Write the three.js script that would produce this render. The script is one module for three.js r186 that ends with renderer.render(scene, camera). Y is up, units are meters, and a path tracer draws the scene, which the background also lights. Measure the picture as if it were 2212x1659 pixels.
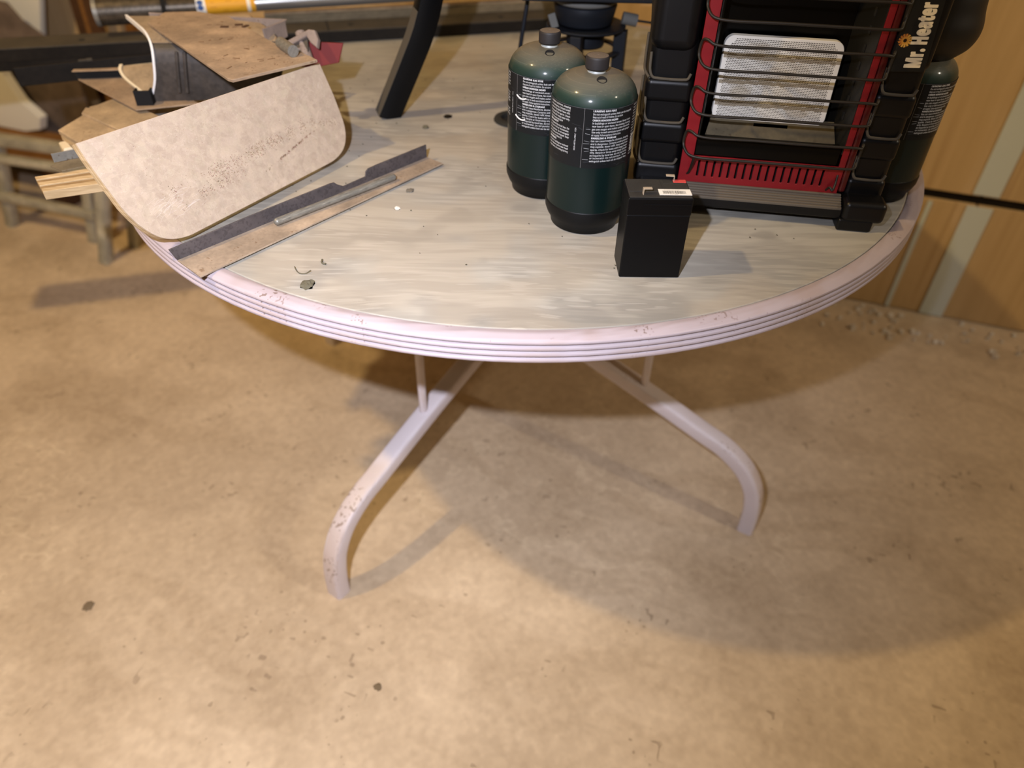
import * as THREE from 'three';
import { RoundedBoxGeometry } from 'three/addons/geometries/RoundedBoxGeometry.js';
import { mergeGeometries, mergeVertices, toCreasedNormals } from 'three/addons/utils/BufferGeometryUtils.js';

// ------------------------------------------------------------------ camera, light, exposure
const scene = new THREE.Scene();
scene.background = new THREE.Color(0x000000);
const camera = new THREE.PerspectiveCamera(55.29, 2212 / 1659, 0.05, 40);
camera.rotation.order = 'YXZ';
camera.position.set(0, 1.166, 0);
camera.rotation.set(THREE.MathUtils.degToRad(-40.66), 0, THREE.MathUtils.degToRad(1.37));
camera.focus = 0.86;
camera.userData.fStop = 2.5;
const renderer = new THREE.WebGLRenderer({ antialias: true });
renderer.toneMapping = THREE.LinearToneMapping;
renderer.toneMappingExposure = 0.70;
renderer.shadowMap.enabled = true;

const TABLE_Y = 0.71;
const BULB_LEFT = [-1.49, 2.65, -0.42], BULB_RIGHT = [2.2, 2.4, 0.15];
const WARM = new THREE.Color().setRGB(1, 0.70, 0.32), SOFT = new THREE.Color().setRGB(1, 0.86, 0.66);
const FLASH = new THREE.Color().setRGB(0.93, 0.95, 1.1);
function lampLight(name, color, cd, pos, radius) {
  const l = new THREE.PointLight(color, cd, 0, 2);
  l.name = name; l.position.set(...pos); l.castShadow = true; l.shadow.radius = radius; l.shadow.mapSize.set(2048, 2048);
  scene.add(l);
  return l;
}
lampLight('left_bulb_light', WARM, 13.5, BULB_LEFT, 2);
lampLight('right_bulb_light', SOFT, 7, BULB_RIGHT, 2.5);
{ // the phone's flash, held just above and left of the lens, its beam a little to the left
  const f = new THREE.SpotLight(FLASH, 8.2, 0, 1.05, 1, 2);
  f.name = 'camera_flash_light'; f.position.set(-0.138, 1.295, -0.02); f.target.position.set(-0.6, 0.35, -1.0); f.castShadow = true; f.shadow.radius = 0.5;
  scene.add(f, f.target);
}

// ------------------------------------------------------------------ helpers
let seed = 20240611;
const rnd = () => { seed = (seed * 1664525 + 1013904223) >>> 0; return seed / 4294967296; };
const rr = (a, b) => a + (b - a) * rnd();
const V = (x, y, z) => new THREE.Vector3(x, y, z);
const used = new Map();
function numbered(n) { const k = used.get(n) || 0; used.set(n, k + 1); return k ? n + '_' + String(k).padStart(3, '0') : n; }
function tag(o, label, category, group) {
  o.userData.label = label; o.userData.category = category; if (group) o.userData.group = group; return o;
}
function thing(name, label, category, pos = [0, 0, 0], turn = 0, group) {
  const o = new THREE.Group(); o.name = numbered(name); o.position.set(...pos); o.rotation.y = turn; scene.add(o);
  return tag(o, label, category, group);
}
function part(name, geo, mat, parent, label) {
  const g = Array.isArray(geo) ? merge(geo) : geo;
  const m = new THREE.Mesh(g, mat); m.name = parent === scene ? numbered(name) : name; m.castShadow = m.receiveShadow = true; parent.add(m);
  if (label) m.userData.label = label;
  return m;
}
function struct(name, geo, mat) { const m = part(name, geo, mat, scene); m.userData.kind = 'structure'; return m; }
function merge(list) {
  return mergeGeometries(list.map(g => { const q = g.index ? g.toNonIndexed() : g; for (const k of Object.keys(q.attributes)) if (!['position', 'normal', 'uv'].includes(k)) q.deleteAttribute(k); return q; }));
}
// uv in metres from the dominant direction of the normal
function boxUV(g0) {
  const g = g0.index ? g0.toNonIndexed() : g0, p = g.attributes.position, uv = new Float32Array(p.count * 2);
  const a = V(), b = V(), c = V();
  for (let i = 0; i < p.count; i += 3) {
    a.fromBufferAttribute(p, i); b.fromBufferAttribute(p, i + 1); c.fromBufferAttribute(p, i + 2);
    const n = b.clone().sub(a).cross(c.clone().sub(a)); const ax = Math.abs(n.x), ay = Math.abs(n.y), az = Math.abs(n.z);
    [a, b, c].forEach((q, k) => {
      const u = ay >= ax && ay >= az ? [q.x, -q.z] : ax >= az ? [q.z, q.y] : [q.x, q.y];
      uv[(i + k) * 2] = u[0]; uv[(i + k) * 2 + 1] = u[1];
    });
  }
  g.setAttribute('uv', new THREE.BufferAttribute(uv, 2));
  return g;
}
function box(w, h, d, r = 0.002, x = 0, y = 0, z = 0, rot) {
  const g = boxUV(r > 0 ? new RoundedBoxGeometry(w, h, d, 2, Math.min(r, w / 2.01, h / 2.01, d / 2.01)) : new THREE.BoxGeometry(w, h, d));
  if (rot) g.applyMatrix4(new THREE.Matrix4().makeRotationFromEuler(new THREE.Euler(...rot)));
  return g.translate(x, y, z);
}
function shapeOf(pts) { const s = new THREE.Shape(); pts.forEach((p, i) => i ? s.lineTo(p[0], p[1]) : s.moveTo(p[0], p[1])); s.closePath(); return s; }
// outline in a plane (origin o, directions u and v), given thickness behind the face
function slab(pts, thick, o, u, v, bevel = 0.0008, holes = []) {
  const s = Array.isArray(pts) ? shapeOf(pts) : pts;
  holes.forEach(h => s.holes.push(h));
  let g = new THREE.ExtrudeGeometry(s, { depth: thick - 2 * bevel, bevelEnabled: bevel > 0, bevelThickness: bevel, bevelSize: bevel, bevelOffset: -bevel, bevelSegments: 1, curveSegments: 10 });
  g.translate(0, 0, -thick + bevel);
  const U = V(...u).normalize(), W = V(...v); const N = U.clone().cross(W).normalize(), Vv = N.clone().cross(U);
  g = g.index ? g.toNonIndexed() : g;
  g.applyMatrix4(new THREE.Matrix4().makeBasis(U, Vv, N).setPosition(V(...o)));
  return g;
}
const HORIZ = [[0, 0, 0], [1, 0, 0], [0, 0, -1]];
// flat plate lying level: outline in world x and z, top at y
function plate(ptsXZ, yTop, thick, bevel = 0.0008) {
  let a = ptsXZ.map(p => [p[0], -p[1]]);
  if (THREE.ShapeUtils.area(a.map(p => new THREE.Vector2(...p))) < 0) a = a.reverse();
  return slab(a, thick, [0, yTop, 0], [1, 0, 0], [0, 0, -1], bevel);
}
// closed section carried along a path
function sweep(path, section, side, cap = true, crease = 0.7) {
  const pos = [], idx = [], n = section.length, S = V(...side).normalize();
  path.forEach((p, i) => {
    const a = path[Math.max(0, i - 1)], b = path[Math.min(path.length - 1, i + 1)];
    const t = V(b[0] - a[0], b[1] - a[1], b[2] - a[2]).normalize();
    const u = S.clone().sub(t.clone().multiplyScalar(S.dot(t))).normalize(), w = t.clone().cross(u);
    section.forEach(q => pos.push(p[0] + u.x * q[0] + w.x * q[1], p[1] + u.y * q[0] + w.y * q[1], p[2] + u.z * q[0] + w.z * q[1]));
  });
  for (let i = 0; i < path.length - 1; i++) for (let k = 0; k < n; k++) {
    const a = i * n + k, b = i * n + (k + 1) % n, c = a + n, d = b + n; idx.push(a, b, c, b, d, c);
  }
  if (cap) { const L = (path.length - 1) * n; for (let k = 1; k < n - 1; k++) { idx.push(0, k + 1, k); idx.push(L, L + k, L + k + 1); } }
  const g = new THREE.BufferGeometry(); g.setAttribute('position', new THREE.Float32BufferAttribute(pos, 3)); g.setIndex(idx);
  return boxUV(toCreasedNormals(g, crease));
}
function roundRect(w, h, r, k = 4) {
  const out = [];
  [[w / 2 - r, h / 2 - r, 0], [-w / 2 + r, h / 2 - r, 90], [-w / 2 + r, -h / 2 + r, 180], [w / 2 - r, -h / 2 + r, 270]].forEach(([x, y, a]) => {
    for (let i = 0; i <= k; i++) { const t = (a + 90 * i / k) * Math.PI / 180; out.push([x + r * Math.cos(t), y + r * Math.sin(t)]); }
  });
  return out;
}
function smooth(pts, n, closed = false) { return new THREE.CatmullRomCurve3(pts.map(p => V(...p)), closed, 'centripetal').getPoints(n).map(p => [p.x, p.y, p.z]); }
function tube(pts, r, n = 24, seg = 8, closed = false) { return new THREE.TubeGeometry(new THREE.CatmullRomCurve3(pts.map(p => V(...p)), closed, 'centripetal'), n, r, seg, closed); }
function rod(a, b, r, seg = 16, r2 = r) {
  const A = V(...a), B = V(...b), d = B.clone().sub(A);
  const g = new THREE.CylinderGeometry(r2, r, d.length(), seg);
  g.applyQuaternion(new THREE.Quaternion().setFromUnitVectors(V(0, 1, 0), d.clone().normalize()));
  return g.translate((a[0] + b[0]) / 2, (a[1] + b[1]) / 2, (a[2] + b[2]) / 2);
}
function lathe(prof, seg = 64) { return new THREE.LatheGeometry(prof.map(p => new THREE.Vector2(p[0], p[1])), seg); }

// ------------------------------------------------------------------ procedural textures
function hash(ix, iy, s) { let h = (ix * 374761393 + iy * 668265263 + s * 1442695041) | 0; h = Math.imul(h ^ (h >>> 13), 1274126177); h ^= h >>> 16; return (h >>> 0) / 4294967296; }
function noise(x, y, px, py, s) {
  const ix = Math.floor(x), iy = Math.floor(y), fx = x - ix, fy = y - iy, sx = fx * fx * (3 - 2 * fx), sy = fy * fy * (3 - 2 * fy);
  const w = (a, n) => ((a % n) + n) % n, x0 = w(ix, px), x1 = w(ix + 1, px), y0 = w(iy, py), y1 = w(iy + 1, py);
  const a = hash(x0, y0, s), b = hash(x1, y0, s), c = hash(x0, y1, s), d = hash(x1, y1, s);
  return a + (b - a) * sx + (c - a) * sy + (a - b - c + d) * sx * sy;
}
function fbm(u, v, nx, ny, oct, s) { let t = 0, a = 0.5, n = 0; for (let o = 0; o < oct; o++) { const k = 1 << o; t += a * noise(u * nx * k, v * ny * k, nx * k, ny * k, s + o); n += a; a *= 0.55; } return t / n; }
const cl = (x, a = 0, b = 1) => Math.min(b, Math.max(a, x)), ss = (a, b, x) => { const t = cl((x - a) / (b - a)); return t * t * (3 - 2 * t); };
function wrap(t, w, h, clamp) {
  t.wrapS = t.wrapT = clamp ? THREE.ClampToEdgeWrapping : THREE.RepeatWrapping; t.magFilter = THREE.LinearFilter; t.minFilter = THREE.LinearMipmapLinearFilter; t.generateMipmaps = true;
  if (w) t.repeat.set(1 / w, 1 / h); t.needsUpdate = true; return t;
}
function pixels(n, m, fn, w, h, srgb = true) {
  const d = new Uint8Array(n * m * 4);
  for (let y = 0; y < m; y++) for (let x = 0; x < n; x++) { const c = fn((x + 0.5) / n, (y + 0.5) / m); const i = (y * n + x) * 4; d[i] = cl(c[0], 0, 255); d[i + 1] = cl(c[1], 0, 255); d[i + 2] = cl(c[2], 0, 255); d[i + 3] = 255; }
  const t = new THREE.DataTexture(d, n, m, THREE.RGBAFormat); if (srgb) t.colorSpace = THREE.SRGBColorSpace; return wrap(t, w, h);
}
function canvas(n, m, draw, w, h, clamp = true) {
  const c = document.createElement('canvas'); c.width = n; c.height = m; const x = c.getContext('2d'); draw(x, n, m);
  const t = new THREE.CanvasTexture(c); t.colorSpace = THREE.SRGBColorSpace; return wrap(t, w, h, clamp);
}
const mix = (a, b, t) => [a[0] + (b[0] - a[0]) * t, a[1] + (b[1] - a[1]) * t, a[2] + (b[2] - a[2]) * t];
const rep = (t, w, h) => { const c = t.clone(); c.repeat.set(1 / w, 1 / h); c.needsUpdate = true; return c; };

const texConcrete = pixels(1536, 1536, (u, v) => {
  const big = fbm(u, v, 3, 3, 4, 11), mid = fbm(u, v, 14, 14, 4, 21), fine = fbm(u, v, 190, 190, 2, 31), warp = fbm(u, v, 6, 6, 3, 41);
  let c = mix([190, 170, 143], [212, 192, 164], ss(0.3, 0.7, big * 0.5 + mid * 0.5));
  const vein = Math.abs(fbm(u, v, 34, 44, 3, 51) - 0.5), area = ss(0.52, 0.66, fbm(u, v, 4, 4, 2, 61));
  c = mix(c, [226, 209, 178], 0.34 * area * (1 - ss(0.0, 0.03, vein)));
  c = mix(c, [166, 144, 116], 0.22 * ss(0.56, 0.74, fbm(u + warp * 0.06, v + warp * 0.1, 5, 40, 3, 71)));
  c = mix(c, [166, 145, 118], 0.34 * ss(0.56, 0.75, fbm(u, v, 9, 9, 4, 81)));
  c = mix(c, [124, 106, 86], 0.4 * ss(0.84, 0.9, noise(u * 230, v * 230, 230, 230, 91)) * ss(0.66, 0.8, noise(u * 37, v * 37, 37, 37, 92)));
  const f = (fine - 0.5) * 22; return [c[0] + f, c[1] + f, c[2] + f * 0.9];
}, 2.1, 2.1);
const texConcreteBump = pixels(512, 512, (u, v) => { const f = 128 + 150 * (fbm(u, v, 40, 40, 4, 131) - 0.5); return [f, f, f]; }, 0.8, 0.8, false);
const texTable = pixels(1536, 1536, (u, v) => {
  const wob = 0.03 * fbm(u, v, 5, 5, 3, 6), streak = fbm(u, v + wob + 0.0, 16, 190, 3, 201), streak2 = fbm(u, v + wob, 40, 380, 2, 211), patch = fbm(u, v, 7, 10, 4, 221), patch2 = fbm(u, v, 16, 24, 3, 231);
  let c = mix([158, 154, 145], [172, 168, 158], ss(0.3, 0.7, streak));
  c = mix(c, [126, 124, 118], 0.6 * ss(0.47, 0.64, patch) * ss(0.3, 0.62, streak * 0.6 + streak2 * 0.4));
  c = mix(c, [128, 125, 119], 0.4 * ss(0.58, 0.72, patch2));
  c = mix(c, [186, 182, 173], 0.5 * ss(0.58, 0.74, streak2) * ss(0.42, 0.6, fbm(u, v, 12, 12, 2, 241)));
  c = mix(c, [172, 156, 134], 0.3 * ss(0.54, 0.7, fbm(u, v, 9, 9, 3, 251)));
  return c;
}, 1.25, 1.25);
const texDust = pixels(768, 768, (u, v) => {   // pale grey tint of settled dust with grit, multiplied onto a colour
  const a = fbm(u, v, 8, 8, 4, 301), b = fbm(u, v, 90, 90, 2, 311), s = ss(0.78, 0.88, noise(u * 170, v * 110, 170, 110, 321)) * ss(0.55, 0.7, fbm(u, v, 11, 11, 3, 331));
  const l = 206 + 44 * (a - 0.5) * 2 + 24 * (b - 0.5); return mix([l, l, l], [120, 92, 68], 0.5 * s);
}, 0.3, 0.3);
const texSteel = pixels(512, 512, (u, v) => { const l = 190 + 90 * (fbm(u, v, 6, 6, 4, 401) - 0.5) + 60 * (fbm(u, v, 50, 50, 2, 411) - 0.5); return [l + 4, l, l - 4]; }, 0.25, 0.25);
const texPly = pixels(512, 1024, (u, v) => {
  const g = fbm(u + 0.05 * fbm(u, v, 3, 2, 2, 501), v, 26, 2, 3, 511), b = fbm(u, v, 4, 3, 3, 521), f = fbm(u, v, 120, 8, 2, 531);
  let c = mix([190, 160, 114], [208, 178, 132], ss(0.25, 0.75, g * 0.6 + b * 0.4)); c = mix(c, [170, 138, 94], 0.5 * ss(0.58, 0.76, g)); const k = (f - 0.5) * 12; return [c[0] + k, c[1] + k, c[2] + k];
}, 0.9, 1.8);
const texWood = pixels(512, 512, (u, v) => {
  const g = fbm(u, v + 0.04 * fbm(u, v, 3, 3, 2, 601), 3, 34, 3, 611), f = fbm(u, v, 10, 120, 2, 621);
  const c = mix([196, 172, 134], [226, 204, 168], ss(0.25, 0.75, g * 0.7 + f * 0.3)); return c;
}, 0.12, 0.12);
const texPaint = pixels(512, 512, (u, v) => {   // old white paint, grime in specks
  const a = fbm(u, v, 6, 6, 4, 701), s = ss(0.74, 0.84, noise(u * 150, v * 150, 150, 150, 711)) * ss(0.58, 0.74, fbm(u, v, 7, 7, 3, 721));
  let c = mix([205, 195, 198], [222, 213, 216], a); c = mix(c, [200, 182, 172], 0.5 * ss(0.5, 0.7, fbm(u, v, 4, 4, 3, 731))); return mix(c, [120, 98, 82], 0.6 * s);
}, 0.3, 0.3);
const texRust = pixels(512, 512, (u, v) => { const a = fbm(u, v, 8, 8, 4, 801), s = fbm(u, v, 60, 60, 2, 811); return mix(mix([70, 66, 68], [104, 96, 95], a), [70, 64, 64], 0.6 * ss(0.5, 0.75, s)); }, 0.15, 0.15);
const texBoard = canvas(2048, 800, (x, n, m) => {
  x.fillStyle = 'rgb(182,163,141)'; x.fillRect(0, 0, n, m);
  for (let i = 0; i < 2600; i++) { const g = rr(-30, 20); x.fillStyle = `rgba(${186 + g},${167 + g},${145 + g * 0.9},0.2)`; x.beginPath(); x.ellipse(rr(0, n), rr(0, m), rr(8, 60), rr(6, 34), rr(0, 3), 0, 7); x.fill(); }
  for (let i = 0; i < 6500; i++) { const X = rr(0, n), Y = rr(0, m), a = rr(0, 6.3), l = rr(5, 24); x.strokeStyle = rnd() < 0.6 ? 'rgba(222,208,190,0.28)' : 'rgba(148,128,112,0.28)'; x.lineWidth = rr(0.8, 2); x.beginPath(); x.moveTo(X, Y); x.quadraticCurveTo(X + 0.5 * l * Math.cos(a), Y + 0.5 * l * Math.sin(a), X + l * Math.cos(a + 0.16), Y + l * Math.sin(a + 0.16)); x.stroke(); }
  const speck = (X, Y, s) => { x.fillStyle = `rgba(${rr(84, 124)},${rr(60, 92)},${rr(42, 68)},${rr(0.45, 0.95)})`; x.beginPath(); x.ellipse(X, Y, rr(0.8, s), rr(0.8, s * 0.5), rr(0, 3), 0, 7); x.fill(); };
  const trail = (x0, y0, x1, y1, w, k, s) => { for (let i = 0; i < k; i++) { const t = rnd(), c = fbm(t, 0.3, 22, 4, 3, 77); if (rnd() > ss(0.3, 0.62, c)) continue; speck(n * (x0 + (x1 - x0) * t), m * (y0 + (y1 - y0) * t) + (rnd() + rnd() - 1) * w, s); } };
  trail(0.16, 0.62, 0.86, 0.5, 66, 1700, 5); trail(0.2, 0.74, 0.5, 0.66, 50, 500, 4.6); trail(0.56, 0.76, 0.84, 0.58, 12, 520, 5.4); trail(0.84, 0.5, 0.97, 0.6, 40, 120, 5);
  for (let i = 0; i < 220; i++) speck(rr(0, n), rr(0, m), 3);
  for (let i = 0; i < 46; i++) { const X = n * rr(0.1, 0.26), Y = m * rr(0.62, 0.82); x.strokeStyle = 'rgba(226,216,207,0.3)'; x.lineWidth = rr(1, 4); x.beginPath(); x.moveTo(X, Y); x.quadraticCurveTo(X + rr(10, 50), Y - rr(5, 30), X + rr(40, 110), Y - rr(5, 40)); x.stroke(); }
  for (let i = 0; i < 30; i++) { const X = n * rr(0.78, 0.98), Y = m * rr(0.1, 0.7); x.strokeStyle = 'rgba(222,214,206,0.4)'; x.lineWidth = rr(1, 2.5); x.beginPath(); x.moveTo(X, Y); x.lineTo(X + rr(-40, 40), Y + rr(10, 70)); x.stroke(); }
});
const PROSE = 'Do not extinguish unless leak can be stopped. Keep out of reach of children. Do not store in buildings or enclosed areas. Never store near heat or open flame. No smoking. Burning gas uses oxygen and makes carbon monoxide. Use only in well ventilated areas with proper air supply. Follow appliance instructions. Gas can cause headache, dizziness, sleeping and is dangerous. Contents under pressure may explode. Never refill. Keep away from sparks. Check for leaks with soapy water only. Recycle or throw away empty cylinder as required by local law. Do not put in fire or incinerator. Do not puncture. '.split(' ');
const texLabel = canvas(2048, 460, (x, n, m) => {
  x.fillStyle = '#16181a'; x.fillRect(0, 0, n, m);
  x.strokeStyle = 'rgba(150,155,160,0.5)'; x.lineWidth = 3; x.beginPath(); x.moveTo(0, 3); x.lineTo(n, 3); x.stroke();
  for (let i = 0; i < 130; i++) { x.strokeStyle = rnd() < 0.5 ? 'rgba(58,62,66,0.5)' : 'rgba(6,7,8,0.5)'; x.lineWidth = rr(1, 7); const X = rr(0, n), Y = rr(0, m); x.beginPath(); x.moveTo(X, Y); x.lineTo(X + rr(-80, 80), Y + rr(-14, 14)); x.stroke(); }
  const col = (x0, w, heads, start, rowH = 22.5, y0 = 24, rows = 18) => {
    let k = start, y = y0;
    for (let r = 0; r < rows; r++, y += rowH) {
      x.fillStyle = '#e4e6e8';
      const h = heads[r];
      if (h) { x.font = 'bold 20px sans-serif'; x.fillText(h, x0, y, w * 0.6); continue; }
      x.font = '19px sans-serif'; let line = ''; while (line.length < w / 8.2) line += PROSE[k++ % PROSE.length] + ' ';
      x.fillText(line.trim(), x0, y, heads[r + 1] ? w * 0.72 : w);
    }
  };
  col(1014, 330, { 0: 'LEAKING GAS FIRE', 3: 'CARBON MONOXIDE HAZARD', 9: 'HANDLING & STORAGE' }, 0);
  col(1382, 300, {}, 30); col(610, 230, { 6: 'FIRE SAFETY', 12: 'CONTENTS' }, 55, 22.5, 26, 16); col(1730, 280, { 4: 'WARNING' }, 70); col(60, 420, { 0: 'DANGER', 8: 'FLAMMABLE GAS' }, 12);
  x.save(); x.translate(898, 330); x.rotate(-Math.PI / 2); x.fillStyle = '#d8dadc'; x.font = '17px sans-serif'; x.fillText('NON-REFILLABLE · USA', 0, 0); x.restore();
  x.fillStyle = 'rgba(140,140,140,0.7)'; x.fillRect(950, 0, 3, m);
  for (let i = 0; i < 7; i++) { x.strokeStyle = 'rgba(235,238,242,0.55)'; x.lineWidth = rr(2, 5); const Y = rr(60, 420); x.beginPath(); x.moveTo(rr(955, 975), Y); x.lineTo(1005, Y + rr(-8, 8)); x.stroke(); }
  x.fillStyle = '#eceae4'; x.fillRect(1395, 250, 95, 130); x.fillStyle = '#222'; for (let i = 0; i < 20; i++) x.fillRect(1404, 258 + i * 6, 76, rr(1.5, 4));
});
const texBarcode = canvas(360, 150, (x, n, m) => {
  x.fillStyle = '#ece8de'; x.fillRect(0, 0, n, m); x.fillStyle = '#39352f'; let p = 46; while (p < n - 60) { const w = rr(2, 8); x.fillRect(p, 44, w, 76); p += w + rr(2, 7); }
  x.font = '16px sans-serif'; x.fillText('RECHARGEABLE SEALED', 66, 30, 230); x.font = '20px sans-serif'; x.fillText('6 11 4085', 120, 142);
});
const texBrand = canvas(256, 1024, (x, n, m) => {
  x.fillStyle = '#1d1c1a'; x.fillRect(0, 0, n, m);
  x.save(); x.translate(212, m - 30); x.rotate(-Math.PI / 2); x.scale(0.58, 1); x.fillStyle = '#efe2c4'; x.font = '900 158px sans-serif'; x.lineWidth = 9; x.strokeStyle = '#efe2c4'; x.lineJoin = 'round';
  x.fillText('Mr. Heater', 0, 0); x.strokeText('Mr. Heater', 0, 0); x.restore();
  x.save(); x.translate(50, m - 236); x.scale(1.1, 1.1);
  for (let i = 0; i < 13; i++) { x.rotate(2 * Math.PI / 13); const g = i < 7 ? '#d9a54a' : '#c07a34'; x.fillStyle = g; x.beginPath(); x.moveTo(6, -14); x.lineTo(11, -45); x.lineTo(-3, -45); x.lineTo(-6, -14); x.fill(); }
  x.fillStyle = '#cf953f'; x.beginPath(); x.arc(0, 0, 24, 0, 7); x.fill(); x.fillStyle = '#2a1a0e'; x.beginPath(); x.arc(0, 0, 12, 0, 7); x.fill(); x.restore();
});
const texTile = canvas(1024, 768, (x, n, m) => {
  x.fillStyle = '#ece9e1'; x.fillRect(0, 0, n, m);
  for (let r = 0; r < 50; r++) for (let c = 0; c < 68; c++) {
    const X = 44 + c * 14 + (r % 2) * 7, Y = 28 + r * 14.4; const cut = Math.max(0, 60 - X, X - (n - 60)) + Math.max(0, 44 - Y);
    if ((X < 90 && Y < 90 && X + Y < 130) || (X > n - 90 && Y < 90 && n - X + Y < 130) || X > n - 44 || Y > m - 30) continue;
    x.fillStyle = '#3a352e'; x.beginPath(); x.arc(X, Y, 4.7, 0, 7); x.fill();
  }
  for (const Y of [166, 386, 592]) { x.fillStyle = 'rgba(92,74,48,0.55)'; for (let i = 0; i < 26; i++) x.fillRect(10 + i * 39, Y + rr(-6, 6), 39, 34); }
  for (let i = 0; i < 14; i++) { x.fillStyle = 'rgba(120,98,66,0.10)'; x.beginPath(); x.ellipse(rr(200, 860), rr(60, 700), rr(40, 140), rr(40, 120), 0, 0, 7); x.fill(); }
});
const texDome = canvas(64, 256, (x, n, m) => {   // dust settled on the shoulders of a green gas cylinder
  const g = x.createLinearGradient(0, 0, 0, m); g.addColorStop(0, '#67645a'); g.addColorStop(0.4, '#5b5a4f'); g.addColorStop(0.58, '#454a42'); g.addColorStop(0.74, '#1f332c'); g.addColorStop(1, '#0d211c');
  x.fillStyle = g; x.fillRect(0, 0, n, m); for (let i = 0; i < 260; i++) { x.fillStyle = 'rgba(196,180,150,0.35)'; x.fillRect(rr(0, n), rr(0, m * 0.7), 1, 1); }
});
const texPole = canvas(512, 256, (x, n, m) => {
  x.fillStyle = '#e3a422'; x.fillRect(0, 0, n, m); x.fillStyle = '#f0ece0'; x.fillRect(0, 0, 88, m); x.fillStyle = '#2b4f8c'; for (const Y of [20, 90, 160, 230]) { x.beginPath(); x.arc(44, Y, 26, 0, 7); x.fill(); }
  x.fillStyle = '#b97c10'; for (let i = 0; i < 16; i++) x.fillRect(rr(110, 420), rr(10, 240), rr(20, 60), rr(3, 8)); x.fillStyle = '#efe6d0'; x.fillRect(440, 0, 30, m);
});

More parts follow.
